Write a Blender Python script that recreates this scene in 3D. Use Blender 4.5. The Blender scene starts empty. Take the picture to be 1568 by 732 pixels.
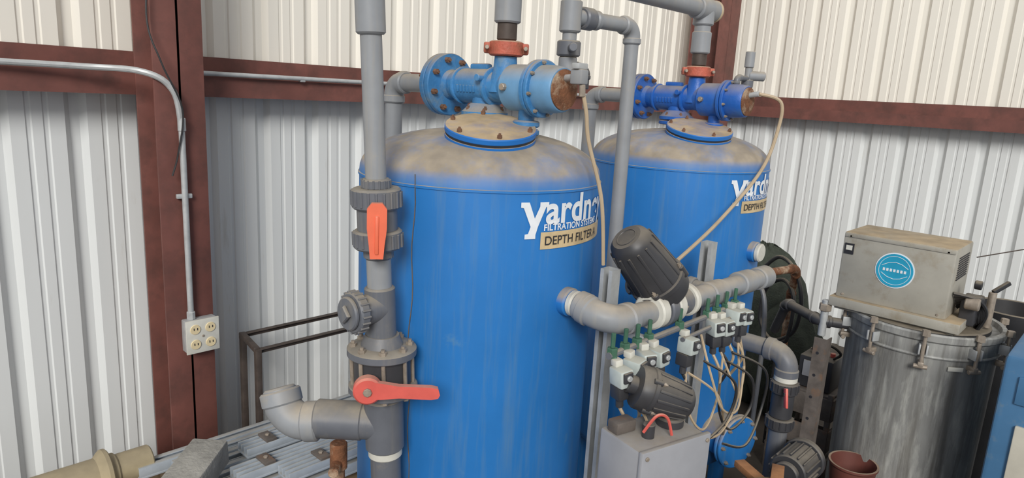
import bpy, bmesh, math, random
from mathutils import Vector, Matrix, Quaternion
random.seed(7)
V=Vector
sc=bpy.context.scene
sc.view_settings.view_transform='Standard'

def C(r,g,b):
    f=lambda c:(c/255/12.92) if c/255<=.04045 else ((c/255+.055)/1.055)**2.4
    return (f(r),f(g),f(b))

def mk(name,col,rough=.5,metal=0,var=.12,scale=6,bump=0,dust=0,dustcol=C(190,175,150),spot=None,stretch=(1,1,1),dlo=.25,dhi=.85,streak=None):
    m=bpy.data.materials.new(name); m.use_nodes=True
    nt=m.node_tree; N=nt.nodes; L=nt.links
    p=N['Principled BSDF']; p.inputs['Roughness'].default_value=rough; p.inputs['Metallic'].default_value=metal
    geo=N.new('ShaderNodeNewGeometry')
    mp=N.new('ShaderNodeMapping'); mp.inputs['Scale'].default_value=stretch
    L.new(geo.outputs['Position'],mp.inputs['Vector'])
    n=N.new('ShaderNodeTexNoise'); n.inputs['Scale'].default_value=scale; n.inputs['Detail'].default_value=6; n.inputs['Roughness'].default_value=.6
    L.new(mp.outputs[0],n.inputs['Vector'])
    mx=N.new('ShaderNodeMix'); mx.data_type='RGBA'
    r=N.new('ShaderNodeMapRange'); r.inputs[1].default_value=.3; r.inputs[2].default_value=.7
    L.new(n.outputs[0],r.inputs[0]); L.new(r.outputs[0],mx.inputs[0])
    mx.inputs[6].default_value=(*[c*(1-var) for c in col],1); mx.inputs[7].default_value=(*[min(1,c*(1+var)) for c in col],1)
    out=mx.outputs[2]
    def noisemix(out,scol,lo,hi,ssc,vec,amt=1):
        n2=N.new('ShaderNodeTexNoise'); n2.inputs['Scale'].default_value=ssc; n2.inputs['Detail'].default_value=8; n2.inputs['Roughness'].default_value=.65
        L.new(vec,n2.inputs['Vector'])
        r2=N.new('ShaderNodeMapRange'); r2.inputs[1].default_value=lo; r2.inputs[2].default_value=hi; r2.inputs[4].default_value=amt
        L.new(n2.outputs[0],r2.inputs[0])
        m2=N.new('ShaderNodeMix'); m2.data_type='RGBA'; m2.inputs[7].default_value=(*scol,1)
        L.new(r2.outputs[0],m2.inputs[0]); L.new(out,m2.inputs[6]); return m2.outputs[2]
    if spot: out=noisemix(out,*spot,mp.outputs[0])
    if streak:
        ms=N.new('ShaderNodeMapping'); ms.inputs['Scale'].default_value=(1,1,.06); L.new(geo.outputs['Position'],ms.inputs['Vector'])
        out=noisemix(out,*streak[:4],ms.outputs[0],streak[4])
    if dust>0:
        sx=N.new('ShaderNodeSeparateXYZ'); L.new(geo.outputs['Normal'],sx.inputs[0])
        r3=N.new('ShaderNodeMapRange'); r3.inputs[1].default_value=dlo; r3.inputs[2].default_value=dhi
        L.new(sx.outputs[2],r3.inputs[0])
        n3=N.new('ShaderNodeTexNoise'); n3.inputs['Scale'].default_value=5; n3.inputs['Detail'].default_value=10; n3.inputs['Roughness'].default_value=.7
        L.new(geo.outputs['Position'],n3.inputs['Vector'])
        r4=N.new('ShaderNodeMapRange'); r4.inputs[1].default_value=.32; r4.inputs[2].default_value=.54; r4.inputs[3].default_value=.55; r4.inputs[4].default_value=1
        L.new(n3.outputs[0],r4.inputs[0])
        mu=N.new('ShaderNodeMath'); mu.operation='MULTIPLY'; L.new(r3.outputs[0],mu.inputs[0]); L.new(r4.outputs[0],mu.inputs[1])
        mu2=N.new('ShaderNodeMath'); mu2.operation='MULTIPLY'; L.new(mu.outputs[0],mu2.inputs[0]); mu2.inputs[1].default_value=dust
        nd=N.new('ShaderNodeTexNoise'); nd.inputs['Scale'].default_value=11; nd.inputs['Detail'].default_value=10; L.new(geo.outputs['Position'],nd.inputs['Vector'])
        md=N.new('ShaderNodeMix'); md.data_type='RGBA'; md.inputs[6].default_value=(*[c*.8 for c in dustcol],1); md.inputs[7].default_value=(*[min(1,c*1.15) for c in dustcol],1)
        rd=N.new('ShaderNodeMapRange'); rd.inputs[1].default_value=.35; rd.inputs[2].default_value=.65; L.new(nd.outputs[0],rd.inputs[0]); L.new(rd.outputs[0],md.inputs[0])
        m3=N.new('ShaderNodeMix'); m3.data_type='RGBA'; L.new(md.outputs[2],m3.inputs[7])
        L.new(mu2.outputs[0],m3.inputs[0]); L.new(out,m3.inputs[6]); out=m3.outputs[2]
        rr=N.new('ShaderNodeMapRange'); rr.inputs[3].default_value=rough; rr.inputs[4].default_value=.9
        L.new(mu2.outputs[0],rr.inputs[0]); L.new(rr.outputs[0],p.inputs['Roughness'])
    L.new(out,p.inputs['Base Color'])
    if bump:
        nb=N.new('ShaderNodeTexNoise'); nb.inputs['Scale'].default_value=scale*6; nb.inputs['Detail'].default_value=5
        L.new(mp.outputs[0],nb.inputs['Vector'])
        b=N.new('ShaderNodeBump'); b.inputs['Strength'].default_value=bump; b.inputs['Distance'].default_value=.01
        L.new(nb.outputs[0],b.inputs['Height']); L.new(b.outputs[0],p.inputs['Normal'])
    return m

M={}
M['tank']=mk('tank_blue_paint',C(40,118,190),.47,0,.09,3,dust=.95,dustcol=C(162,148,126),dlo=.06,dhi=.5,spot=(C(90,138,176),.64,.8,7),streak=(C(98,134,162),.5,.72,26,.45))
M['hatch']=mk('dusty_blue_paint',C(28,108,186),.45,0,.1,8,dust=1,dustcol=C(182,160,128),dlo=.5)
M['vblue1']=mk('valve_blue_faded',C(62,126,180),.5,0,.18,12,bump=.2,dust=.85,dustcol=C(165,150,126),spot=(C(120,142,156),.52,.72,9))
M['vblue2']=mk('valve_blue_bright',C(34,94,178),.42,0,.14,12,bump=.15,dust=.8,dustcol=C(150,140,124),spot=(C(66,104,150),.52,.75,12))
M['vlight']=mk('valve_light_blue',C(104,152,192),.45,0,.14,10,dust=.8,dustcol=C(165,150,126),spot=(C(130,148,160),.55,.75,10))
M['rust']=mk('rust',C(120,78,52),.85,0,.4,25,bump=.4,spot=(C(190,170,145),.5,.7,12))
M['rustb']=mk('rusty_bolt',C(120,88,68),.8,0,.4,40,bump=.3)
M['brown']=mk('red_oxide_primer',C(116,72,64),.65,0,.2,5,spot=(C(90,60,54),.46,.72,6),dust=.7,dustcol=C(125,102,88))
M['pvc']=mk('grey_pvc',C(142,145,149),.45,0,.1,8,dust=.85,dustcol=C(170,158,140),spot=(C(160,152,140),.6,.8,9),streak=(C(162,156,146),.5,.7,20,.5))
M['pvcd']=mk('dark_grey_pvc',C(100,103,110),.42,0,.12,8,dust=.8,dustcol=C(155,145,128),spot=(C(130,124,116),.6,.8,10),streak=(C(135,130,122),.5,.7,20,.5))
M['black']=mk('black_plastic',C(60,60,63),.42,0,.18,8,dust=.7,dustcol=C(135,126,112))
M['darkpipe']=mk('dark_nipple',C(78,68,62),.6,.2,.3,14)
M['darksteel']=mk('weathered_steel',C(104,96,90),.65,.1,.3,14,spot=(C(128,98,76),.55,.7,10))
M['red']=mk('red_clamp',C(188,96,76),.6,0,.22,18,bump=.3,dust=.6,spot=(C(140,88,66),.5,.7,14))
M['orange']=mk('orange_handle',C(232,112,80),.45,0,.1,10,dust=.4)
M['redh']=mk('red_lever',C(212,94,84),.48,0,.12,10,dust=.5)
M['steel']=mk('galvanized',C(180,182,182),.45,.2,.14,18)
M['bolt']=mk('bolt_steel',C(160,148,134),.5,.35,.25,30)
M['white']=mk('white_plastic',C(206,204,194),.5,0,.1,16,dust=.5,dustcol=C(160,145,122))
M['coil']=mk('solenoid_coil_plastic',C(190,198,194),.4,0,.1,20,dust=.6,dustcol=C(165,155,135))
M['beige']=mk('ivory_plastic',C(222,204,164),.5,0,.05,10)
M['tan']=mk('tan_tube',C(182,162,134),.5,0,.12,10)
M['tanlabel']=mk('tan_label',C(205,182,142),.6,0,.2,14)
M['ink']=mk('ink',C(40,40,45),.6)
M['decal']=mk('white_decal',C(228,232,236),.5,0,.06,20)
M['alu']=mk('aluminium',C(180,188,196),.4,.3,.14,12,dust=.6,dustcol=C(160,150,132))
M['ss']=mk('weathered_stainless',C(150,150,147),.6,.12,.2,4,bump=.12,spot=(C(186,186,180),.48,.66,6),stretch=(3,3,.6),streak=(C(104,101,96),.46,.66,18,.75))
M['sheet']=mk('dusty_sheet_metal',C(166,162,151),.55,.08,.12,5,dust=.9,dustcol=C(170,150,120),spot=(C(146,136,118),.52,.72,8))
M['greybox']=mk('grey_enclosure',C(156,157,162),.5,.0,.1,5,dust=.8,dustcol=C(145,135,120))
M['green']=mk('green_fitting',C(62,100,80),.5,0,.2,20)
M['lblue']=mk('cabinet_blue',C(74,120,160),.45,0,.1,5,spot=(C(110,130,145),.55,.7,10))
M['wood']=mk('old_wood',C(128,110,86),.8,0,.25,5,bump=.2,stretch=(1,8,8))
M['woodo']=mk('orange_wood',C(168,118,78),.8,0,.3,9,bump=.2)
M['fiber']=mk('fibre_tube',C(164,150,120),.7,0,.2,6,bump=.1,dust=.6,dustcol=C(146,134,112))
M['conc']=mk('concrete_block',C(152,149,142),.9,0,.25,12,bump=.5)
M['floor']=mk('floor_concrete',C(84,76,68),.9,0,.35,2.5,bump=.3)
M['tarp']=mk('dark_tarp',C(56,62,52),.8,0,.35,14,bump=.6)
M['blackr']=mk('black_rubber',C(40,40,42),.55,0,.25,10,dust=.4)
M['teal']=mk('teal_label',C(40,155,190),.4)
M['redbucket']=mk('red_bucket_plastic',C(104,60,52),.6,0,.2,8,dust=.5)
M['wall']=mk('wall_sheet',C(222,224,223),.4,.0,.03,1.5,stretch=(2.5,2.5,.35),spot=(C(190,184,172),.62,.9,5))
M['wallup_lit']=mk('wall_sheet_upper_lit',C(236,231,220),.42,.0,.03,1.5,stretch=(2.5,2.5,.35))  # lighter, warmer tint above the girt, mostly light painted into the sheet colour
M['cream']=mk('cream_steel',C(205,200,185),.5)

def basis(ax):
    ax=V(ax).normalized()
    t=V((0,0,1)) if abs(ax.z)<.9 else V((1,0,0))
    a=t.cross(ax).normalized(); b=ax.cross(a).normalized()
    return a,b,ax

class B:
    def __init__(s,name): s.name=name; s.bm=bmesh.new(); s.ms=[]
    def mi(s,m):
        m=M[m]
        if m not in s.ms: s.ms.append(m)
        return s.ms.index(m)
    def add(s,vs,fs,m):
        k=s.mi(m); bv=[s.bm.verts.new(v) for v in vs]
        for f in fs:
            try:
                fc=s.bm.faces.new([bv[i] for i in f]); fc.material_index=k; fc.smooth=True
            except ValueError: pass
    def lathe(s,o,ax,prof,m,seg=32):
        o=V(o); a,b,c=basis(ax); vs=[];rings=[]
        for h,r in prof:
            if r<=1e-6: rings.append([len(vs)]); vs.append(o+c*h)
            else:
                st=len(vs); rings.append(list(range(st,st+seg)))
                for i in range(seg):
                    t=2*math.pi*i/seg; vs.append(o+c*h+a*(r*math.cos(t))+b*(r*math.sin(t)))
        fs=[]
        for A,Bq in zip(rings,rings[1:]):
            if len(A)==1 and len(Bq)==1: continue
            for i in range(seg):
                j=(i+1)%seg
                if len(A)==1: fs.append([A[0],Bq[j],Bq[i]][::-1])
                elif len(Bq)==1: fs.append([A[i],A[j],Bq[0]])
                else: fs.append([A[i],A[j],Bq[j],Bq[i]])
        if len(rings[0])>1: fs.append(rings[0][::-1])
        if len(rings[-1])>1: fs.append(rings[-1])
        s.add(vs,fs,m)
    def cyl(s,p0,p1,r,m,r1=None,seg=28,bev=None):
        p0=V(p0);p1=V(p1);L=(p1-p0).length; r1=r if r1 is None else r1
        e=min(.006,r*.15,L*.3) if bev is None else bev
        s.lathe(p0,p1-p0,[(0,r-e),(e,r),(L-e,r1),(L,r1-e)] if e>0 else [(0,r),(L,r1)],m,seg)
    def ring(s,o,ax,R,r,m,seg=32,n=8):
        a,b,c=basis(ax);pts=[]
        for i in range(seg+1):
            t=2*math.pi*i/seg; pts.append(V(o)+a*R*math.cos(t)+b*R*math.sin(t))
        s.tube(pts,r,m,n)
    def tube(s,pts,r,m,seg=12):
        pts=[V(p) for p in pts]; n=len(pts); vs=[]
        tang=[]
        for i in range(n):
            d=(pts[min(i+1,n-1)]-pts[max(i-1,0)])
            tang.append(d.normalized() if d.length>1e-9 else V((0,0,1)))
        a,b,c=basis(tang[0])
        for i in range(n):
            if i: 
                q=tang[i-1].rotation_difference(tang[i]); a=q@a; b=q@b
            rr=r[i] if isinstance(r,(list,tuple)) else r
            for k in range(seg):
                t=2*math.pi*k/seg; vs.append(pts[i]+a*(rr*math.cos(t))+b*(rr*math.sin(t)))
        fs=[]
        for i in range(n-1):
            for k in range(seg):
                j=(k+1)%seg; fs.append([i*seg+k,i*seg+j,(i+1)*seg+j,(i+1)*seg+k])
        fs.append(list(range(seg))[::-1]); fs.append([(n-1)*seg+k for k in range(seg)])
        s.add(vs,fs,m)
    def hose(s,pts,r,m,seg=10,n=8):
        pts=[V(p) for p in pts]; P=[pts[0]]+pts+[pts[-1]]; out=[]
        for i in range(1,len(P)-2):
            p0,p1,p2,p3=P[i-1:i+3]
            for k in range(n):
                t=k/n
                out.append(.5*((2*p1)+(-p0+p2)*t+(2*p0-5*p1+4*p2-p3)*t*t+(-p0+3*p1-3*p2+p3)*t**3))
        out.append(pts[-1]); s.tube(out,r,m,seg)
    def plumb(s,pts,r,m,fit=None,bend=None,ends=False):
        pts=[V(p) for p in pts]; bend=bend or r*1.6; fit=fit or m
        cur=pts[0]
        for i in range(1,len(pts)):
            if i==len(pts)-1: s.cyl(cur,pts[i],r,m); break
            d1=(pts[i]-pts[i-1]).normalized(); d2=(pts[i+1]-pts[i]).normalized()
            Lt=bend*math.tan(d1.angle(d2)/2)
            A=pts[i]-d1*Lt; E=pts[i]+d2*Lt
            s.cyl(cur,A,r,m)
            arc=[A-d1*r*.01]
            for k in range(0,9):
                t=k/8; q0=A;q1=A+(pts[i]-A)*.5523;q2=E+(pts[i]-E)*.5523;q3=E
                arc.append(q0*(1-t)**3+q1*3*t*(1-t)**2+q2*3*t*t*(1-t)+q3*t**3)
            s.tube(arc,r*1.15,fit,24)
            s.cyl(A-d1*r*.8,A+d1*r*.15,r*1.27,fit); s.cyl(E-d2*r*.15,E+d2*r*.8,r*1.27,fit)
            cur=E
    def box(s,c,size,m,rot=None,bev=.004,seg=2):
        t=bmesh.new(); bmesh.ops.create_cube(t,size=1)
        for v in t.verts: v.co=V((v.co.x*size[0],v.co.y*size[1],v.co.z*size[2]))
        if bev>0: bmesh.ops.bevel(t,geom=t.edges[:]+t.verts[:],offset=min(bev,min(size)*.3),segments=seg,affect='EDGES',profile=.5)
        R=(rot.to_3x3() if rot else Matrix.Identity(3)); t.verts.index_update()
        vs=[R@v.co+V(c) for v in t.verts]; fs=[[v.index for v in f.verts] for f in t.faces]; t.free()
        s.add(vs,fs,m)
    def bar(s,p0,p1,w,h,m,bev=.003,upv=(0,0,1)):
        p0=V(p0);p1=V(p1);d=(p1-p0); x=d.normalized(); y=V(upv).cross(x)
        if y.length<1e-4: y=V((0,1,0))
        y.normalize(); z=x.cross(y)
        R=Matrix((x,y,z)).transposed()
        s.box((p0+p1)/2,(d.length,w,h),m,R,bev)
    def extr(s,poly,vec,m):
        n=len(poly); vs=[V(p) for p in poly]+[V(p)+V(vec) for p in poly]
        fs=[list(range(n))[::-1],[n+i for i in range(n)]]+[[i,(i+1)%n,n+(i+1)%n,n+i] for i in range(n)]
        s.add(vs,fs,m)
    def sph(s,c,r,m,sc=(1,1,1),seg=20,jit=0):
        vs=[];rows=seg//2
        c=V(c)
        vs.append(c+V((0,0,r*sc[2])))
        for i in range(1,rows):
            ph=math.pi*i/rows
            for k in range(seg):
                t=2*math.pi*k/seg; q=1+random.uniform(-jit,jit)
                vs.append(c+V((r*sc[0]*math.sin(ph)*math.cos(t)*q,r*sc[1]*math.sin(ph)*math.sin(t)*q,r*sc[2]*math.cos(ph)*q)))
        vs.append(c-V((0,0,r*sc[2]))); fs=[]
        for k in range(seg):
            j=(k+1)%seg; fs.append([0,1+k,1+j]); e=1+(rows-2)*seg; fs.append([e+j,e+k,len(vs)-1])
            for i in range(rows-2): fs.append([1+i*seg+k,1+(i+1)*seg+k,1+(i+1)*seg+j,1+i*seg+j])
        s.add(vs,fs,m)
    def bolts(s,o,ax,R,n,r,h,m='bolt',ph=0):
        a,b,c=basis(ax)
        for i in range(n):
            t=2*math.pi*i/n+ph; p=V(o)+a*R*math.cos(t)+b*R*math.sin(t)
            s.lathe(p,c,[(0,r),(h,r)],m,6); s.lathe(p+c*h,c,[(0,r*.5),(h*.6,r*.5)],m,8)
    def done(s,ang=32):
        bmesh.ops.recalc_face_normals(s.bm,faces=s.bm.faces)
        me=bpy.data.meshes.new(s.name+'_mesh'); s.bm.to_mesh(me); s.bm.free()
        for m in s.ms: me.materials.append(m)
        me.set_sharp_from_angle(angle=math.radians(ang))
        o=bpy.data.objects.new(s.name,me); sc.collection.objects.link(o); return o

# ---------------- shell
f=B('floor'); f.box((2,0,-.05),(11,9,.1),'floor',bev=0); f.done()

def corr(name,o,d,outw,length,z0,zs,z1,off=0):
    b=B(name); o=V(o);d=V(d);outw=V(outw); prof=[(0,0)]; x=off; pitch=.305
    while x<length:
        for dx,dy in [(0,0),(.026,.030),(.066,.030),(.092,0),(.150,0),(.156,.006),(.170,.006),(.176,0),(.218,0),(.224,.006),(.238,.006),(.244,0)]:
            prof.append((x+dx,dy))
        x+=pitch
    prof.append((x,0))
    for (za,zb,mm) in [(z0,zs,'wall'),(zs,z1,'wallup_lit')]:
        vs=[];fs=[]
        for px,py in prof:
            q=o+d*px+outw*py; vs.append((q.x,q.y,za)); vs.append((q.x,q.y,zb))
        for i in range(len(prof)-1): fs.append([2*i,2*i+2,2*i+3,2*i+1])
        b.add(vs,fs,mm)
    x=off+.12
    while x<length:
        for zz in (zs+.055,zs+1.2):
            q=o+d*x-outw*.002; b.cyl((q.x,q.y,zz),(q.x-outw.x*.004,q.y-outw.y*.004,zz),.006,'bolt',seg=6,bev=0)
        x+=pitch
    return b.done(10)
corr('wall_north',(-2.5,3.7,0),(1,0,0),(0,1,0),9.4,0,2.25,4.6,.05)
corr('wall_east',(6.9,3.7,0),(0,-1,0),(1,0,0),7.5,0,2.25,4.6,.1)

def girt(name,p0,d,inw,L,z):
    b=B(name); d=V(d);inw=V(inw);p0=V(p0); t=.004; D=.17;H=.1
    prof=[(.006,H+.0),(.006,0),(D,0),(D,-H),(D-.02,-H),(D-.02,-H+t),(D-t,-H+t),(D-t,-t),(.006-t,-t),(.006-t,H)]
    poly=[p0+inw*a+V((0,0,z+h)) for a,h in prof]
    b.extr(poly,d*L,'brown')
    return b.done()
girt('steel_girt',(-2.5,3.695,0),(1,0,0),(0,-1,0),9.35,2.25)
girt('steel_girt',(6.895,3.5,0),(0,-1,0),(-1,0,0),7,2.25)

def icol(name,cx,y0,y1,w,tf=.012,tw=.01):
    b=B(name)
    for yy in (y0+tf/2,y1-tf/2): b.box((cx,yy,2.3),(w,tf,4.6),'brown',bev=.002)
    b.box((cx,(y0+y1)/2,2.3),(tw,abs(y1-y0),4.6),'brown',bev=0)
    b.box((cx,(y0+y1)/2,.006),(w+.06,abs(y1-y0)+.04,.012),'brown',bev=.002)
    return b.done()
icol('steel_column',1.266,3.29,3.522,.222)
icol('steel_column',6.28,3.2,3.5,.38)

# ---------------- tanks
TK=[(1.874,1.934),(3.322,1.90)]
R=.467
def wrap_text(name,txt,size,c,az0,z0,mat,off=.004,bold=.0,rad=R,sxx=1.0,sp=1.0):
    cu=bpy.data.curves.new('t','FONT'); cu.body=txt; cu.size=size; cu.offset=bold; cu.space_character=sp
    o=bpy.data.objects.new('t',cu); sc.collection.objects.link(o)
    bpy.context.view_layer.update()
    me=bpy.data.meshes.new_from_object(o.evaluated_get(bpy.context.evaluated_depsgraph_get()))
    bpy.data.objects.remove(o)
    for v in me.vertices:
        a=az0+v.co.x*sxx/rad; z=z0+v.co.y; rr=rad+off
        v.co=V((c[0]+rr*math.cos(a),c[1]+rr*math.sin(a),z))
    me.materials.append(M[mat])
    ob=bpy.data.objects.new(name,me); sc.collection.objects.link(ob)
    return ob
def patch(b,c,a0,a1,z0,z1,off,m,n=24):
    vs=[];fs=[]
    for i in range(n+1):
        a=a0+(a1-a0)*i/n
        for z in (z0,z1): vs.append((c[0]+(R+off)*math.cos(a),c[1]+(R+off)*math.sin(a),z))
    for i in range(n): fs.append([2*i,2*i+2,2*i+3,2*i+1])
    b.add(vs,fs,m)
def poly_patch(b,c,pts,a0,z0,off,m):
    vs=[(c[0]+(R+off)*math.cos(a0+x/R),c[1]+(R+off)*math.sin(a0+x/R),z0+z) for x,z in pts]
    b.add(vs,[list(range(len(vs)))],m)

for i,(tx,ty) in enumerate(TK):
    b=B('filter_tank'); c=V((tx,ty,0))
    zs=1.93;H=.175
    prof=[(.25,.0),(.26,.2),(.30,.36),(.36,.44),(.42,R),(zs-.006,R),(zs-.004,R+.004),(zs+.004,R+.004),(zs+.006,R)]
    for k in range(1,15):
        t=k/15*math.pi/2; prof.append((zs+.006+H*math.sin(t)**.85,R*math.cos(t)**.93))
    prof.append((zs+.006+H,0))
    b.lathe(c,(0,0,1),prof,'tank',112)
    for k in range(4):
        a=math.radians(45+90*k); p=c+V((math.cos(a),math.sin(a),0))*(R-.05)
        b.box((p.x,p.y,.2),(.07,.07,.4),'tank'); b.box((p.x,p.y,.006),(.14,.14,.012),'tank')
    off=V((-.13,-.175,0)); hc=c+off+V((0,0,2.132)); ax=V((-.16,-.19,1)).normalized()
    b.lathe(hc-ax*.15,ax,[(0,.148),(.12,.148)],'tank',48)
    b.lathe(hc-ax*.038,ax,[(0,.158),(.003,.162),(.016,.162),(.018,.158)],'blackr',48)
    b.lathe(hc-ax*.045,ax,[(0,.160),(.003,.164),(.014,.164),(.016,.160)],'hatch',48)
    b.lathe(hc-ax*.022,ax,[(0,.162),(.003,.165),(.018,.165),(.022,.162),(.024,.05),(.024,0)],'hatch',48)
    b.bolts(hc,ax,.145,6,.009,.011,'rustb',.5)
    b.cyl((tx,ty-R+.01,1.53),(tx,ty-R-.03,1.53),.052,'tank'); b.cyl((tx,ty-R-.028,1.53),(tx,ty-R-.055,1.53),.047,'white')
    a=math.radians(256); dr=V((math.cos(a),math.sin(a),0)); p=c+V((0,0,.57))
    b.cyl(p+dr*(R-.02),p+dr*(R+.1),.11,'tank',seg=40); b.cyl(p+dr*(R+.1),p+dr*(R+.12),.14,'tank',seg=40); b.cyl(p+dr*(R+.122),p+dr*(R+.142),.14,'tank',seg=40)
    b.bolts(p+dr*(R+.142),dr,.122,8,.01,.012)
    A0=math.radians(243)
    patch(b,(tx,ty),A0+.17,A0+1.45,1.733,1.793,.003,'tanlabel')
    # big slab-serif logo initial with descender
    W_=.105
    poly_patch(b,(tx,ty),[(0,.125),(0,.108),(.010,.106),(.038,.042),(.052,.042),(.052,.070),(.030,.125)],A0,1.772,.004,'decal')
    poly_patch(b,(tx,ty),[(.038,.042),(.030,.018),(.018,.016),(.018,0),(.058,0),(.058,.014),(.066,.042),(.052,.070)],A0,1.772,.004,'decal')
    poly_patch(b,(tx,ty),[(.052,.070),(.066,.042),(.094,.108),(.105,.110),(.105,.125),(.070,.125),(.070,.110)],A0,1.772,.004,'decal')
    if i==0:
        aw=math.radians(198); pts=[]
        for k in range(40):
            z=1.97-k*.048; a=aw+.012*math.sin(k*.9)+.008*math.sin(k*.37); q=R+.005 if z<1.93 else R-.002
            pts.append((tx+q*math.cos(a),ty+q*math.sin(a),z))
        b.tube(pts,.0018,'darksteel',6)
    tank=b.done()
    kids=[wrap_text('logo_letters','ardney',.138,(tx,ty),A0+.205,1.824,'decal',bold=.0036,sxx=.98,sp=1.03),
     wrap_text('logo_subtitle','FILTRATION SYSTEMS',.032,(tx,ty),A0+.19,1.798,'decal',bold=.0007),
     wrap_text('tank_tag_text','DEPTH FILTER A',.044,(tx,ty),A0+.2,1.748,'ink',off=.006,bold=.0003)]
    for o in kids: o.parent=tank

# ---------------- valve assemblies
def valve(i,tx,ty,mb,ml):
    zc=2.27; b=B('hydraulic_valve'); P=lambda t,z=zc:V((tx,t,z)); d=(0,-1,0)
    b.lathe(P(2.195),d,[(0,.12),(.003,.123),(.022,.123),(.025,.12)],mb,44)
    b.lathe(P(2.166),d,[(0,.12),(.003,.123),(.022,.123),(.026,.12),(.03,.06),(.06,.05)],mb,44)
    b.bolts(P(2.14),d,.1,8,.012,.016,'rustb',.3); b.bolts(P(2.2),(0,1,0),.1,8,.011,.014,'rustb',.3)
    b.lathe(P(2.13),d,[(0,.05),(.03,.056),(.06,.066),(.20,.066),(.24,.058),(.3,.058),(.33,.07)],mb,36)
    for t in (2.07,1.9): b.lathe(P(t),d,[(0,.066),(.004,.073),(.012,.073),(.016,.066)],mb,36)
    b.lathe((tx,1.94,2.0),(0,0,1),[(0,.05),(.28,.05)],mb,28)
    b.lathe((tx,1.94,2.13),(0,0,1),[(0,.085),(.003,.09),(.018,.09),(.021,.085)],mb,36)
    b.lathe((tx,1.94,2.155),(0,0,1),[(0,.085),(.003,.09),(.018,.09),(.021,.085),(.05,.055)],mb,36)
    b.bolts((tx,1.94,2.176),(0,0,1),.073,6,.009,.012,'rustb',.3)
    b.lathe((tx,1.84,2.25),(0,0,1),[(0,.062),(.04,.058),(.075,.046),(.125,.042),(.13,.042)],mb,30)
    b.lathe(P(1.80),d,[(0,.06),(.005,.078),(.01,.084),(.115,.084),(.125,.08)],ml,44)
    b.lathe(P(1.675),d,[(0,.098),(.003,.102),(.014,.102),(.017,.098)],mb,44)
    b.lathe(P(1.655),d,[(0,.098),(.003,.102),(.014,.102),(.017,.098)],mb,44)
    b.bolts(P(1.64),d,.093,8,.007,.01,'bolt',.2)
    b.lathe(P(1.642),d,[(0,.085),(.06,.082),(.085,.078),(.09,.074)],ml,44)
    b.lathe(P(1.552),d,[(0,.07),(.006,.07),(.008,.06),(.010,.0)],'rust',36)
    for k in range(6): b.box((tx-.064,2.03-.018*k,zc-.012),(.008,.010,.026),mb,Matrix.Rotation(-.15,3,'Y'),bev=.002)
    b.box((tx+.0,1.97,zc+.07),(.03,.10,.03),mb,bev=.01)
    b.cyl((tx-.05,1.90,zc+.03),(tx-.09,1.90,zc+.03),.014,mb); b.cyl((tx-.05,1.76,zc+.0),(tx-.10,1.76,zc),.013,'bolt',seg=8)
    b.cyl((tx,1.72,2.2),(tx,1.72,2.13),.03,mb); b.cyl((tx,1.72,2.155),(tx,1.72,2.13),.05,mb); b.cyl((tx,1.72,2.125),(tx,1.72,2.10),.05,mb)
    b.done()
    k=B('grooved_pipe_coupling')
    k.lathe((tx,1.84,2.382),(0,0,1),[(0,.056),(.005,.064),(.049,.064),(.054,.056)],'red',36)
    for sx in (-1,1):
        k.box((tx+.050*sx*.94,1.84+.05*-sx*.94,2.41),(.034,.034,.04),'red',Matrix.Rotation(math.radians(-45),3,'Z'),.006)
        k.cyl((tx+.05*sx-.03,1.84-.05*sx-.03,2.41),(tx+.05*sx+.03,1.84-.05*sx+.03,2.41),.008,'bolt',seg=8)
    k.done()
valve(0,1.886,0,'vblue1','vlight')
valve(1,3.322,0,'vblue2','vblue2')

b=B('pvc_supply_manifold')
for tx in (1.886,3.322):
    b.cyl((tx,1.84,2.437),(tx,1.84,2.53),.037,'darkpipe'); b.cyl((tx,1.84,2.50),(tx,1.84,2.61),.049,'pvc'); b.cyl((tx,1.84,2.60),(tx,1.84,2.72),.041,'pvc')
    b.cyl((tx-.09,1.84,2.72),(tx+.09,1.84,2.72),.054,'pvc'); b.cyl((tx,1.84,2.72),(tx,1.84,2.64),.053,'pvc')
b.cyl((1.75,1.84,2.72),(3.40,1.84,2.72),.042,'pvc')
b.cyl((3.41,1.84,2.72),(3.43,1.84,2.72),.056,'tan')
b.done()

for tx,ty in ((1.886,1.934),(3.322,1.90)):
    b=B('pvc_backwash_pipe')
    b.plumb([(tx,2.206,2.27),(tx,2.52,2.27),(tx,2.52,.85),(tx,ty+R-.005,.85)],.038,'pvc',bend=.06)
    b.done()

b=B('pvc_air_line')
b.plumb([(2.14,1.75,2.55),(2.52,1.72,2.55),(2.52,1.715,0)],.03,'pvc',bend=.05)
b.cyl((2.14,1.75,2.32),(2.14,1.75,3.0),.028,'pvc')
b.cyl((2.14,1.75,2.49),(2.14,1.75,2.61),.042,'pvc'); b.cyl((2.14,1.75,2.40),(2.14,1.75,2.46),.046,'pvcd'); b.cyl((2.14,1.75,2.33),(2.14,1.75,2.40),.036,'pvc')
b.cyl((2.20,1.745,2.55),(2.26,1.742,2.55),.043,'pvcd'); b.cyl((2.27,1.742,2.55),(2.30,1.74,2.55),.038,'pvc')
b.cyl((2.12,1.72,2.43),(2.07,1.67,2.43),.016,'pvcd')
b.plumb([(2.14,1.75,2.36),(2.19,1.70,2.36),(2.19,1.70,2.28)],.018,'black')
b.done()
b=B('pressure_tap_fitting')
b.cyl((3.44,1.62,2.30),(3.44,1.62,2.44),.018,'pvc'); b.cyl((3.44,1.62,2.34),(3.44,1.62,2.38),.03,'pvcd'); b.cyl((3.44,1.62,2.44),(3.44,1.62,2.52),.024,'pvc')
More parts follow.
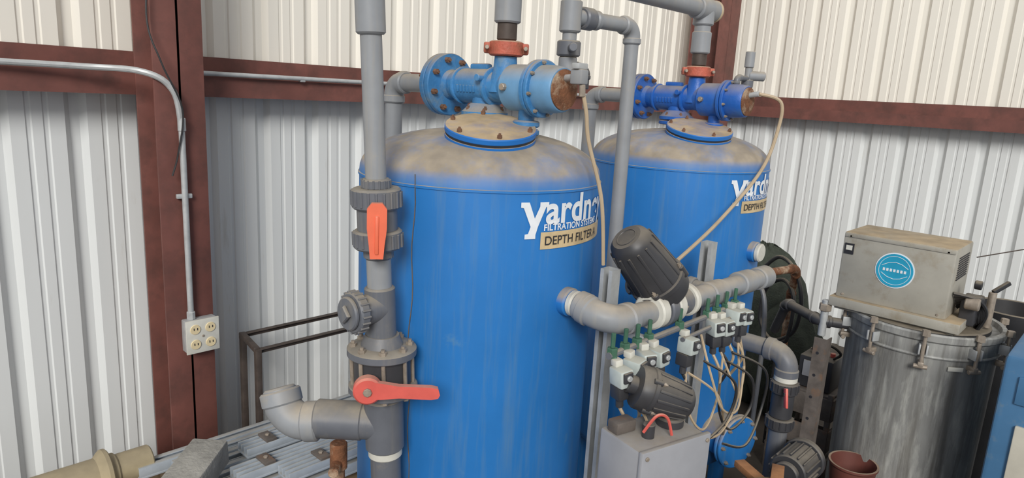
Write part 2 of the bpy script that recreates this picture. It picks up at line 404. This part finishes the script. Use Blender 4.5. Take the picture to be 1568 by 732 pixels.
b.plumb([(3.322,1.62,2.35),(3.322,1.62,2.385),(3.44,1.62,2.385)],.014,'pvcd',bend=.02)
b.cyl((3.44,1.62,2.40),(3.50,1.56,2.40),.024,'pvc')
b.done()

# ---------------- riser front-left
b=B('pvc_riser_pipe')
def rp(z):
    k=(z-1.33)/1.13; return V((1.30-.048*k,1.776+.02*k,z))
b.cyl(rp(3.2),rp(2.40),.045,'pvc'); b.cyl(rp(2.5),rp(1.93),.033,'pvc')
b.cyl(rp(1.965),rp(1.93),.046,'pvcd'); 
b.cyl(rp(1.935),rp(1.87),.078,'pvcd',seg=40); b.cyl(rp(1.88),rp(1.79),.064,'pvcd'); b.cyl(rp(1.80),rp(1.74),.078,'pvcd',seg=40); b.cyl(rp(1.745),rp(1.705),.048,'pvcd')
for z0,z1 in ((1.872,1.933),(1.742,1.798)):
    for k in range(20):
        a=2*math.pi*k/20; o=V((math.cos(a),math.sin(a),0))*.078
        b.cyl(rp(z0+.006)+o,rp(z1-.006)+o,.0045,'pvcd',seg=6)
for k in range(16):
    a=2*math.pi*k/16; o=V((math.cos(a),math.sin(a),0))*.046
    b.cyl(rp(1.962)+o,rp(1.935)+o,.003,'pvcd',seg=6); b.cyl(rp(1.738)+o,rp(1.71)+o,.003,'pvcd',seg=6)
b.cyl(rp(1.72),rp(1.58),.04,'pvc')
b.cyl(rp(1.61),rp(1.43),.05,'pvcd'); 
tc=rp(1.54); b.cyl(tc,tc+V((-.1,0,0)),.05,'pvcd'); b.cyl(tc+V((-.08,0,0)),tc+V((-.115,0,0)),.068,'pvcd',seg=36); b.cyl(tc+V((-.115,0,0)),tc+V((-.130,0,0)),.055,'pvcd',seg=28); b.cyl(tc+V((-.13,0,0)),tc+V((-.145,0,0)),.03,'pvcd',seg=4)
for k in range(20):
    a=2*math.pi*k/20; o=V((0,math.cos(a),math.sin(a)))*.068
    b.cyl(tc+o+V((-.083,0,0)),tc+o+V((-.112,0,0)),.004,'pvcd',seg=6)
b.lathe(rp(1.375),(0,0,1),[(0,.112),(.003,.115),(.024,.115),(.028,.11),(.034,.07),(.07,.056)],'pvcd',48)
b.bolts(rp(1.402),(0,0,1),.093,8,.013,.014,'bolt',.2)
b.cyl(rp(1.375),rp(1.27),.095,'black',seg=40)
b.lathe(rp(1.245),(0,0,1),[(0,.112),(.003,.115),(.022,.115),(.025,.112)],'pvcd',48)
for k in range(8):
    a=2*math.pi*k/8+.2; o=V((math.cos(a),math.sin(a),0))*.1
    b.cyl(rp(1.25)+o,rp(1.39)+o,.007,'bolt',seg=8); b.cyl(rp(1.235)+o,rp(1.247)+o,.012,'bolt',seg=6)
b.cyl(rp(1.25),rp(1.20),.058,'white'); b.cyl(rp(1.22),rp(1.03),.066,'pvcd'); b.cyl(rp(1.04),rp(1.0),.058,'white'); b.cyl(rp(1.03),rp(.0),.052,'pvcd')
tc=rp(1.125); nxo=V((-.682,.731,0))
p2=tc+nxo*.335+V((0,0,-.02)); p3=p2+V((.0,.05,.11))
b.cyl(tc,tc+nxo*.13,.062,'pvcd'); b.cyl(tc+nxo*.07,tc+nxo*.235,.066,'pvcd'); 
b.plumb([tc+nxo*.12,p2,p3],.054,'pvc',bend=.085)
b.done()
b=B('butterfly_valve_lever')
h0=V((1.185,1.695,1.312)); dv=V((.682,-.731,0))
toc=V((-.59,-.81,0))
b.cyl(rp(1.308),h0,.022,'black'); b.cyl(h0-toc*.01,h0+toc*.03,.045,'redh')
b.cyl(h0+toc*.03,h0+toc*.04,.014,'bolt',seg=8)
hp=h0+toc*.003; prof=[(-.02,-.03),(.04,-.026),(.10,-.018),(.20,-.017),(.222,-.012),(.228,0),(.222,.02),(.20,.024),(.10,.022),(.05,.028),(-.02,.034)]
b.extr([hp+dv*x_+V((0,0,z_)) for x_,z_ in prof],toc*.022,'redh')
b.done()
b=B('ball_valve_handle')
f0=rp(1.835)+toc*.06
b.cyl(f0,f0+toc*.035,.02,'orange')
sx=V((0,0,1)).cross(toc).normalized(); RR=Matrix((sx,toc,V((0,0,1)))).transposed()
prof=[(-.020,-.105),(.020,-.105),(.024,-.06),(.030,-.01),(.030,.05),(.016,.068),(-.016,.068),(-.030,.05),(-.030,-.01),(-.024,-.06)]
b.extr([f0+toc*.034+sx*x_+V((0,0,z_)) for x_,z_ in prof],toc*.022,'orange')
b.box(f0+toc*.056+V((0,0,-.03)),(.012,.012,.12),'orange',RR,.004)
b.done()

# ---------------- outlet manifold (front)
b=B('pvc_outlet_manifold')
tx,ty=TK[0]; PY=ty-R-.058
b.plumb([(tx,PY,1.53),(tx,1.27,1.50),(2.2,1.27,1.485)],.044,'pvc',bend=.09)
b.cyl((tx,PY,1.53),(tx,1.36,1.525),.053,'pvc')
b.cyl((2.15,1.27,1.49),(3.10,1.27,1.465),.043,'pvc')
b.cyl((2.12,1.27,1.49),(2.17,1.27,1.49),.068,'white',seg=40); b.cyl((2.18,1.27,1.49),(2.23,1.27,1.49),.072,'pvcd',seg=40); b.cyl((2.235,1.27,1.49),(2.285,1.27,1.49),.07,'white',seg=40); b.cyl((2.28,1.27,1.49),(2.37,1.27,1.49),.055,'pvcd',seg=40); b.cyl((2.37,1.27,1.49),(2.40,1.27,1.49),.066,'white',seg=40)
b.bolts((2.285,1.27,1.49),(1,0,0),.058,8,.007,.012)
for s_ in (2.62,2.9): b.cyl((s_-.06,1.27,1.476),(s_+.06,1.27,1.472),.053,'pvc')
b.cyl((3.04,1.27,1.467),(3.14,1.27,1.464),.053,'pvc')
b.plumb([(2.62,1.27,1.475),(2.62,1.42,1.475),(2.40,1.55,1.475)],.036,'pvcd')
b.done()
def actuator(name,p0,p1,r):
    b=B(name); p0=V(p0);p1=V(p1); ax=(p1-p0); L=ax.length; ax.normalize(); a,bb,c=basis(ax)
    b.lathe(p0,ax,[(0,r*.45),(L*.12,r*.45),(L*.13,r*1.0),(L*.17,r*1.08),(L*.30,r*1.1),(L*.31,r*1.16),(L*.36,r*1.16),(L*.37,r*1.08),(L*.7,r*.98),(L*.9,r*.86),(L*.96,r*.78),(L,r*.6),(L,0)],'black',40)
    for k in range(14):
        t=2*math.pi*k/14; o=(a*math.cos(t)+bb*math.sin(t))
        b.bar(p0+ax*L*.38+o*r*1.04,p0+ax*L*.9+o*r*.86,.010,.012,'black',.002,upv=o)
    for k in range(4):
        t=math.pi/4+math.pi/2*k; o=(a*math.cos(t)+bb*math.sin(t))
        b.cyl(p0+ax*L*.26+o*r*1.1,p0+ax*L*.40+o*r*1.1,r*.14,'black',seg=12)
    b.bolts(p0+ax*L*.40,ax,r*1.1,4,.007,.01,'bolt',math.pi/4)
    b.ring(p0+ax*L,ax,r*.4,.003,'black',24,6)
    return b.done()
actuator('valve_actuator',(2.285,1.275,1.505),(2.05,1.35,1.765),.094)
actuator('valve_actuator',(1.80,1.13,1.35),(1.955,.985,1.28),.067)

def strut(name,x,y,z0,z1,w=.052):
    b=B(name); h=w/2; t=.004
    poly=[(-h,h),(-h,-h),(h,-h),(h,h),(h*.4,h),(h*.4,h-t),(h-t,h-t),(h-t,-h+t),(-h+t,-h+t),(-h+t,h-t),(-h*.4,h-t),(-h*.4,h)]
    b.extr([(x-p[1],y-p[0],z0) for p in poly],(0,0,z1-z0),'steel')
    b.box((x,y,.005),(.12,.12,.01),'steel')
    return b.done()
strut('strut_post',2.02,1.385,0,1.645)
strut('strut_post',2.74,1.375,0,1.66)

# solenoid bank
b=B('solenoid_pilot_valve_bank')
b.tube([(1.78,1.20,1.425),(2.72,1.20,1.425)],.012,'pvcd',10)
b.tube([(2.2,1.165,1.395),(2.74,1.165,1.40)],.009,'pvcd',10)
rz=lambda d:Matrix.Rotation(math.radians(d),3,'Z')
for s_,dz in ((1.80,-.01),(1.872,.004),(1.945,.01),(2.02,.005),(2.23,-.005),(2.44,.02),(2.52,.005),(2.60,.03),(2.68,.015)):
    z=1.375+dz; t=1.165; Rk=rz(random.uniform(-28,8))@Matrix.Rotation(random.uniform(-.16,.16),3,'Y')
    q=lambda x,y,zz:V((s_,t,z))+Rk@V((x,y,zz))
    b.cyl((s_,1.2,1.43),q(0,.01,.03),.010,'green',seg=10); b.cyl((s_,1.2,1.415),(s_,1.2,1.45),.019,'green',seg=6); b.cyl((s_,1.2,1.45),(s_,1.2,1.50),.008,'green',seg=8)
    b.box(q(0,-.01,0),(.052,.066,.062),'coil',Rk,.007); b.box(q(0,-.046,.008),(.036,.012,.036),'black',Rk,.004)
    b.cyl(q(0,-.05,.008),q(0,-.058,.008),.010,'steel',seg=12)
    b.box(q(0,-.0,-.058),(.042,.052,.05),'black',Rk,.006); b.cyl(q(0,0,-.08),q(0,0,-.115),.013,'black',seg=10)
    b.box(q(.0,.012,.042),(.03,.03,.024),'white',Rk,.004)
    b.hose([q(0,0,-.115),q(.02,-.02,-.18),q(random.uniform(.0,.1),.02,-.27)],.006,random.choice(['tan','blackr']),6)
b.bar((2.02,1.20,1.425),(2.02,1.36,1.425),.03,.02,'steel'); b.bar((2.66,1.2,1.425),(2.74,1.345,1.425),.03,.02,'steel')
b.done()
b=B('wiring_loom')
for p_ in ([(2.24,1.16,1.26),(2.22,1.12,1.12),(2.32,1.10,1.02),(2.45,1.12,1.10),(2.50,1.14,1.26)],
          [(2.52,1.16,1.27),(2.56,1.10,1.12),(2.66,1.12,1.05),(2.72,1.14,1.16),(2.68,1.16,1.30)],
          [(2.65,1.15,1.28),(2.60,1.1,1.08),(2.45,1.08,.98),(2.25,1.06,1.02),(2.05,1.04,1.10),(1.98,1.03,1.16)],
          [(1.88,1.15,1.25),(1.84,1.08,1.24),(1.83,1.06,1.22)],
          [(2.02,1.15,1.25),(2.12,1.10,1.15),(2.10,1.06,1.06),(1.99,1.04,1.06)],
          [(2.35,1.17,1.38),(2.33,1.10,1.24),(2.38,1.06,1.10),(2.52,1.06,1.06),(2.62,1.1,1.2)],
          [(2.24,1.15,1.26),(2.36,1.08,1.16),(2.50,1.1,.98),(2.62,1.15,.88),(2.72,1.2,.82)]):
    b.hose(p_,.005,'tan',6)
for p_ in ([(2.52,1.13,1.24),(2.62,1.06,1.16),(2.64,1.06,1.02),(2.52,1.08,.96),(2.44,1.1,1.06),(2.50,1.14,1.2)],
          [(2.58,1.14,1.26),(2.70,1.04,1.18),(2.74,1.05,1.00),(2.60,1.04,.88),(2.42,1.06,.94)],
          [(2.3,1.12,1.3),(2.42,1.04,1.2),(2.40,1.05,1.05),(2.2,1.06,1.0)]):
    b.hose(p_,.0055,'blackr',6)
b.hose([(1.74,1.02,1.24),(1.76,.99,1.30),(1.80,.975,1.285),(1.82,.965,1.225)],.005,'redh',6)
b.done()

b=B('electrical_enclosure')
Rb=rz(-14); ec=V((1.825,1.035,1.075))
b.box(ec,(.285,.19,.28),'greybox',Rb,.012); b.box(ec+Rb@V((0,-.102,0)),(.297,.018,.292),'greybox',Rb,.006)
for sx_ in (-.13,.13):
    for sz_ in (-.125,.125): 
        q=ec+Rb@V((sx_,-.111,sz_)); b.cyl(q,q+Rb@V((0,-.006,0)),.007,'bolt',seg=8)
b.box((1.83,1.06,.46),(.06,.06,.96),'steel'); b.box((1.83,1.06,.006),(.15,.15,.012),'steel')
b.cyl((1.77,1.02,1.21),(1.77,1.02,1.26),.02,'black'); b.cyl((1.9,1.02,1.21),(1.9,1.02,1.245),.045,'black')
b.box((1.74,1.1,1.235),(.08,.05,.04),'darksteel',Rb,.006)
b.done()

b=B('pneumatic_hose')
b.box((1.87,1.475,2.315),(.04,.05,.05),'pvc',bev=.006); b.box((1.87,1.475,2.35),(.055,.03,.02),'steel',bev=.004); b.cyl((1.886,1.55,2.31),(1.87,1.48,2.315),.012,'steel')
b.cyl((1.87,1.46,2.29),(1.872,1.458,2.25),.011,'bolt',seg=8)
b.hose([(1.87,1.46,2.28),(1.89,1.45,2.2),(1.906,1.442,2.10),(1.952,1.402,1.90),(1.992,1.40,1.66)],.007,'tan',8)
b.done()
b=B('pneumatic_hose')
b.cyl((3.322,1.55,2.30),(3.33,1.5,2.31),.013,'steel')
b.hose([(3.33,1.5,2.31),(3.38,1.407,2.275),(3.37,1.40,2.14),(3.222,1.395,1.946),(2.868,1.408,1.73),(2.442,1.375,1.60)],.0085,'tan',8)
b.done()

# ---------------- left wall electrics
b=B('electrical_conduit')
b.hose([(-1.5,3.5,2.265),(.2,3.5,2.265),(.9,3.45,2.265),(1.12,3.30,2.255),(1.225,3.26,2.18),(1.255,3.262,2.02)],.014,'steel')
b.cyl((1.255,3.262,2.03),(1.258,3.262,1.105),.014,'steel',seg=12)
b.cyl((1.256,3.262,2.06),(1.256,3.262,2.0),.018,'steel',seg=12); b.cyl((1.258,3.262,1.14),(1.258,3.262,1.10),.02,'steel',seg=8)
b.box((1.256,3.272,1.70),(.07,.02,.022),'steel')
b.done()
b=B('electrical_conduit')
b.cyl((1.39,3.5,2.265),(6,3.5,2.265),.012,'steel',seg=12)
for x_ in (2.0,3.2,4.4): b.box((x_,3.506,2.262),(.03,.03,.03),'steel')
b.done()
b=B('outlet_box')
oz=1.02
b.box((1.295,3.258,oz),(.15,.06,.16),'steel',bev=.006); b.box((1.295,3.225,oz),(.158,.008,.168),'white',bev=.004)
for dx in (-.036,.036):
    for dz in (-.038,.038):
        b.lathe((1.295+dx,3.222,oz+dz),(0,-1,0),[(0,.025),(.006,.023),(.006,0)],'beige',20)
        for e in (-.008,.008): b.box((1.295+dx+e,3.215,oz+dz+.003),(.003,.003,.011),'ink',bev=0)
b.cyl((1.295,3.221,oz),(1.295,3.217,oz),.006,'bolt',seg=8)
b.done()
b=B('hanging_wire')
b.hose([(1.18,3.26,2.9),(1.13,3.26,2.5),(1.17,3.23,2.3),(1.25,3.23,2.1),(1.23,3.25,1.9),(1.20,3.25,1.80)],.004,'blackr',6)
b.done()

# ---------------- drum + machine
dc=V((4.01,.765,0)); dz=.115
b=B('stainless_drum')
b.lathe(dc,(0,0,1),[(0,.32),(.01,.33),(.2,.335),(1.0+dz,.345),(1.01+dz,.350),(1.07+dz,.350),(1.08+dz,.362),(1.11+dz,.365),(1.118+dz,.359),(1.115+dz,.341),(1.09+dz,.335),(1.08+dz,.2),(1.08+dz,0)],'ss',80)
b.ring(dc+V((0,0,1.0+dz)),(0,0,1),.348,.008,'ss',64)
for k in range(10):
    a=2*math.pi*k/10+.25; d=V((math.cos(a),math.sin(a),0)); tt=V((-d.y,d.x,0))
    for e in (-.016,.016): b.box(dc+d*.367+tt*e+V((0,0,1.04+dz)),(.05,.008,.05),'steel',Matrix((d,tt,V((0,0,1)))).transposed(),.002)
    b.cyl(dc+d*.381+V((0,0,.95+dz)),dc+d*.381+V((0,0,1.13+dz)),.009,'bolt',seg=10)
    b.lathe(dc+d*.381+V((0,0,1.11+dz)),(0,0,1),[(0,.02),(.028,.018)],'bolt',6); b.cyl(dc+d*.381-tt*.03+V((0,0,.955+dz)),dc+d*.381+tt*.03+V((0,0,.955+dz)),.011,'bolt',seg=10)
    b.box(dc+d*.367+V((0,0,.965+dz)),(.05,.026,.026),'bolt',Matrix((d,tt,V((0,0,1)))).transposed(),.004)
b.box(dc+V((-.275,-.223,1.07)),(.004,.07,.022),'white',rz(39),.001)
b.done()
b=B('drum_mounted_machine')
b.cyl((4.0,.775,1.20),(4.0,.775,1.232),.31,'blackr',seg=48)
b.box((3.93,.88,1.465),(.36,.51,.35),'sheet',bev=.010)
b.box((3.93,.855,1.267),(.42,.60,.05),'sheet',bev=.004); b.box((3.93,.855,1.236),(.37,.55,.02),'sheet')
b.box((3.748,.88,1.625),(.006,.50,.02),'sheet',bev=.002)
b.lathe((3.749,.875,1.485),(-1,0,0),[(0,.09),(.002,.09),(.002,0)],'decal',40); b.lathe((3.747,.875,1.485),(-1,0,0),[(0,.084),(.003,.084),(.003,0)],'teal',40)
b.ring((3.7435,.875,1.485),(-1,0,0),.072,.0012,'decal',40,6)
for k in range(7): b.box((3.743,.875+.048-.016*k,1.485),(.002,.010,.014),'decal',bev=0)
for e in (-1,1): b.tube([(3.743,.875-.06,1.485+e*.018),(3.743,.875-.03,1.485+e*.036),(3.743,.875,1.485+e*.043),(3.743,.875+.03,1.485+e*.036),(3.743,.875+.06,1.485+e*.018)],.0015,'decal',6)
b.box((3.746,1.10,1.555),(.004,.045,.055),'ink',bev=0); b.box((3.7435,1.10,1.56),(.002,.03,.025),'white',bev=0)
for k in range(10): b.box((3.93,.623,1.50+k*.012-.02),(.22,.004,.005),'ink',bev=0)
for yy in (.66,1.1):
    for zz in (1.31,1.62): b.cyl((3.751,yy,zz),(3.745,yy,zz),.006,'bolt',seg=8)
for k in range(6):
    b.hose([(3.80+k*.03,.62,1.42-k*.02),(3.84+k*.02,.52,1.40),(3.92,.49+.01*k,1.32-k*.01),(3.95+.03*k,.52,1.22)],.009,'blackr',6)
b.box((3.92,.56,1.33),(.12,.07,.14),'black',bev=.01); b.cyl((3.83,.57,1.38),(3.83,.51,1.38),.03,'bolt',seg=16); b.cyl((3.86,.55,1.47),(3.86,.52,1.47),.022,'blackr')
b.cyl((4.0,.49,1.24),(4.0,.49,1.42),.018,'bolt'); b.bar((4.0,.49,1.42),(4.06,.44,1.47),.02,.02,'blackr')
b.done()
b=B('drum_inlet_pipe')
b.plumb([(3.83,1.07,1.13),(3.74,1.19,1.14),(3.95,1.45,1.13),(4.1,1.56,.9)],.027,'black',bend=.05)
b.cyl((3.74,1.17,1.06),(3.74,1.17,1.26),.020,'steel'); b.cyl((3.74,1.17,1.2),(3.74,1.17,1.24),.032,'bolt',seg=6)
b.done()
b=B('plastic_barrel')
b.lathe((5.1,.50,0),(0,0,1),[(0,.2),(.02,.22),(.3,.23),(.5,.225),(.7,.23),(1.0,.22),(1.03,.235),(1.12,.235),(1.12,.2),(1.03,.19),(1.03,0)],'blackr',40)
b.done()
b=B('equipment_cabinet')
b.box((3.75,.03,.65),(.7,.6,1.3),'lblue',bev=.02); b.box((3.395,.02,.66),(.02,.46,.7),'cream',bev=.008)
for k in range(6): b.box((3.383,.0,.45+k*.05),(.006,.36,.012),'ink',bev=0)
b.box((3.395,.02,1.16),(.012,.5,.12),'lblue',bev=.005); b.cyl((3.39,.2,1.16),(3.375,.2,1.16),.02,'black')
b.done()

# ---------------- lower right plumbing
b=B('pvc_drain_pipe')
px=3.28
b.plumb([(px,1.44,1.07),(px,1.16,1.07),(px,1.16,.93)],.045,'pvcd',bend=.08)
b.cyl((px,1.16,.97),(px,1.16,.93),.056,'white'); b.cyl((px,1.16,.93),(px,1.16,.87),.066,'black'); b.cyl((px,1.16,.88),(px,1.16,.74),.054,'black'); b.cyl((px,1.16,.74),(px,1.16,.68),.066,'black'); b.cyl((px,1.16,.69),(px,1.16,0),.045,'pvcd')
for k in range(14):
    a=2*math.pi*k/14; o=V((math.cos(a),math.sin(a),0))*.066
    for z in (.935,.745): b.cyl(V((px,1.16,z-.01))+o,V((px,1.16,z-.05))+o,.005,'black',seg=6)
b.bar((px-.09,1.12,.93),(px-.11,1.10,.84),.012,.03,'redh',.005); b.cyl((px,1.16,.9),(px-.1,1.11,.9),.012,'black')
b.done()
b=B('steel_angle_post')
x,y=3.50,1.06;w=.065;t=.006
b.extr([(x,y,0),(x+w,y,0),(x+w,y+t,0),(x+t,y+t,0),(x+t,y+w,0),(x,y+w,0)],(0,0,1.12),'darksteel')
for k in range(8): b.cyl((x-.001,y+.04,.2+k*.12),(x+.001,y+.04,.2+k*.12),.008,'ink',seg=10,bev=0)
b.done()
b=B('transfer_pump')
pc=V((3.02,1.0,.60))
b.cyl(pc,pc+V((.18,0,0)),.085,'black',seg=36); b.cyl(pc+V((.18,0,0)),pc+V((.215,0,0)),.10,'black',seg=36); b.cyl(pc-V((.03,0,0)),pc,.06,'black',seg=36); b.box(pc+V((.1,0,-.1)),(.24,.18,.03),'black')
for k in range(16):
    a=2*math.pi*k/16; o=V((0,math.cos(a),math.sin(a)))
    b.bar(pc+V((.01,0,0))+o*.085,pc+V((.17,0,0))+o*.085,.008,.018,'black',.002,upv=o)
b.box(pc+V((.1,0,-.36)),(.26,.24,.48),'darksteel',bev=.006)
b.done()
b=B('timber_offcuts')
for k,(dx,dy,a,z) in enumerate(((0,0,10,.66),(.08,.05,60,.70),(-.06,.03,-35,.73),(.02,-.06,20,.755))):
    b.box((2.62+dx,.97+dy,z),(.24,.05,.03),'woodo' if k%2 else 'wood',rz(a),.003)
b.box((2.62,.97,.32),(.3,.26,.64),'wood',bev=.006)
b.done()
b=B('red_bucket')
b.lathe((3.58,.87,0),(0,0,1),[(.24,.08),(.245,.085),(.48,.11),(.49,.118),(.50,.118),(.50,.108),(.28,.085),(.28,0)],'redbucket',36); b.box((3.58,.87,.12),(.2,.2,.24),'wood',bev=.005)
b.done()
b=B('storage_crate')
for z in (.1,.3,.5):
    for yy in (1.16,1.52): b.box((4.35,yy,z),(.5,.015,.14),'darksteel')
    for xx in (4.10,4.60): b.box((xx,1.34,z),(.015,.36,.14),'darksteel')
b.box((4.35,1.34,.57),(.48,.34,.02),'darksteel')
for xx in (4.11,4.59):
    for yy in (1.175,1.505): b.box((xx,yy,.3),(.03,.03,.6),'darksteel')
b.done()
b=B('battery_charger')
b.box((4.24,1.30,.685),(.2,.2,.2),'black',bev=.012); b.box((4.135,1.30,.71),(.01,.14,.1),'greybox',bev=.003); b.cyl((4.24,1.24,.785),(4.24,1.24,.81),.015,'redh'); b.cyl((4.24,1.36,.785),(4.24,1.36,.81),.015,'bolt')
b.hose([(4.20,1.22,.79),(4.14,1.17,.85),(4.09,1.22,.9),(4.14,1.32,.85),(4.24,1.36,.8)],.008,'blackr',6)
b.done()
b=B('engine_cylinder_scrap')
b.cyl((4.45,1.36,.58),(4.45,1.36,.74),.06,'darksteel'); b.cyl((4.45,1.36,.74),(4.45,1.36,.8),.04,'bolt'); b.box((4.50,1.44,.63),(.12,.09,.10),'blackr',bev=.01)
for k in range(5): b.cyl((4.45,1.36,.60+k*.028),(4.45,1.36,.61+k*.028),.075,'darksteel')
b.done()
b=B('tarp_covered_equipment')
b.sph((5.0,2.05,.6),.62,'tarp',(.42,.62,1.05),40,.035); b.sph((4.85,1.75,.45),.45,'tarp',(.5,.6,1),30,.05); b.done()
b=B('rubber_hose')
b.hose([(4.45,1.85,1.15),(4.38,1.70,1.30),(4.30,1.55,1.24),(4.27,1.48,1.05),(4.30,1.52,.85),(4.38,1.68,.74),(4.45,1.80,.84),(4.44,1.78,1.06),(4.36,1.64,1.16),(4.30,1.54,1.06),(4.31,1.55,.8),(4.36,1.62,.68),(4.36,1.62,.02)],.013,'blackr')
b.hose([(4.30,1.9,1.12),(4.22,1.78,1.16),(4.18,1.68,1.05),(4.18,1.65,.7),(4.2,1.66,.02)],.015,'pvcd')
b.done()
b=B('rusty_pipe_stub')
b.plumb([(3.85,1.60,1.29),(4.25,1.53,1.28),(4.4,1.6,1.05),(4.4,1.6,0)],.024,'rust',bend=.09); b.done()
b=B('support_wire')
b.tube([(4.11,.6,1.56),(6.85,-.9,1.9)],.003,'darkpipe',6); b.done()

# ---------------- bottom left pile
b=B('pallet_stack')
for k in range(4):
    z=k*.11
    for y in (2.48,2.8,3.16): b.box((1.3,y,z+.04),(2.5,.07,.08),'wood')
    for j in range(13): b.box((.12+j*.195,2.82,z+.09),(.13,.78,.02),'wood')
b.done()
b=B('aluminium_extrusion_pile')
y=2.45
for j in range(6):
    wd=random.choice([.075,.095,.11]); y+=wd/2; z=.505+random.uniform(0,.012); x0=.96+random.uniform(-.06,.16); x1=2.5; h=.05
    b.box(((x0+x1)/2,y,z-.01),(x1-x0,wd,.012),'alu',bev=.002)
    for e in (-1,1): b.box(((x0+x1)/2,y+e*(wd/2-.005),z+.012),(x1-x0,.008,h),'alu',bev=.002); b.box(((x0+x1)/2,y+e*(wd/2-.014),z+.037),(x1-x0,.024,.006),'alu',bev=.001)
    b.box(((x0+x1)/2,y,z+.012),(x1-x0,.006,.04),'alu',bev=.001)
    y+=wd/2+.012
for (yy,x0,zz) in ((2.62,1.16,.575),(2.80,1.28,.575),(2.50,1.32,.575)):
    b.box(((x0+2.4)/2,yy,zz),(2.4-x0,.1,.012),'alu',bev=.002)
    for e in (-.045,-.015,.015,.045): b.box(((x0+2.4)/2,yy+e,zz+.022),(2.4-x0,.008,.035),'alu',bev=.002)
for (x_,yy) in ((1.4,2.8),(1.3,2.62),(1.5,2.5)):
    b.box((x_,yy,.62),(.05,.09,.012),'darksteel',bev=.002); b.cyl((x_,yy,.626),(x_,yy,.635),.01,'bolt',seg=6)
b.done()
b=B('flanged_tube')
b.cyl((-.2,3.08,.54),(.84,3.08,.54),.08,'fiber',seg=40); b.lathe((.76,3.08,.54),(1,0,0),[(0,.08),(.02,.10),(.03,.108),(.045,.108),(.05,.102),(.05,.05)],'fiber',48); b.cyl((.80,3.08,.54),(.98,3.08,.54),.07,'fiber',seg=36)
b.done()
b=B('concrete_block')
b.box((.975,2.60,.675),(.36,.15,.11),'conc',Matrix.Rotation(math.radians(42),3,'Z')@Matrix.Rotation(-.10,3,'Y'),.008); b.box((.93,2.56,.54),(.1,.12,.16),'wood')
b.done()
b=B('steel_angle_frame')
for y,x0 in ((3.14,1.515),(3.40,1.56)):
    for (dy,dz_) in ((0,0),(.013,-.013)):
        b.bar((x0,y+dy,.915+dz_),(2.7,y+dy,.915+dz_),.030 if dy==0 else .004,.004 if dy==0 else .03,'darkpipe',bev=.001)
    b.bar((x0+.015,y,.915),(x0+.015,y,.0 if y>3.3 else .44),.03,.03,'darkpipe'); b.bar((2.6,y,.915),(2.6,y,.0),.03,.03,'darkpipe')
b.bar((1.525,3.14,.915),(1.57,3.40,.915),.03,.025,'darkpipe'); b.bar((2.6,3.14,.915),(2.6,3.40,.915),.03,.025,'darkpipe')
b.done()
b=B('rusty_standpipe')
b.cyl((1.21,1.9,0),(1.21,1.9,1.0),.022,'rust'); b.cyl((1.21,1.9,.93),(1.21,1.9,1.03),.03,'rust'); b.cyl((1.21,1.9,.85),(1.21,1.9,.88),.032,'rust'); b.cyl((1.21,1.9,.96),(1.15,1.84,.96),.018,'rust')
b.done()

# ---------------- camera
th=math.radians(43); p=math.radians(12); r=math.radians(3.1)
F0=V((math.cos(th),math.sin(th),0)); R0=V((math.sin(th),-math.cos(th),0)); Z=V((0,0,1))
fw=F0*math.cos(p)-Z*math.sin(p); u0=F0*math.sin(p)+Z*math.cos(p)
Rr=R0*math.cos(r)+u0*math.sin(r); Uu=-R0*math.sin(r)+u0*math.cos(r)
cd=bpy.data.cameras.new('camera'); cd.sensor_width=36; cd.lens=36*1050/1568; cd.clip_start=.05
co=bpy.data.objects.new('camera',cd); sc.collection.objects.link(co)
mw=Matrix.Identity(4)
for i in range(3): mw[i][0]=Rr[i]; mw[i][1]=Uu[i]; mw[i][2]=-fw[i]
mw[0][3]=0;mw[1][3]=0;mw[2][3]=2.25
co.matrix_world=mw; sc.camera=co

# ---------------- light
w=bpy.data.worlds.new('world'); sc.world=w; w.use_nodes=True
bg=w.node_tree.nodes['Background']; bg.inputs[0].default_value=(.96,.975,1,1); bg.inputs[1].default_value=.55
def sun(name,d,e,ang,col):
    l=bpy.data.lights.new(name,'SUN'); l.energy=e; l.angle=math.radians(ang); l.color=col
    o=bpy.data.objects.new(name,l); sc.collection.objects.link(o); o.rotation_euler=V(d).to_track_quat('-Z','Y').to_euler()
sun('daylight_sun',(.74,.66,-.52),2.5,20,(1,.98,.94))
print('DONE')
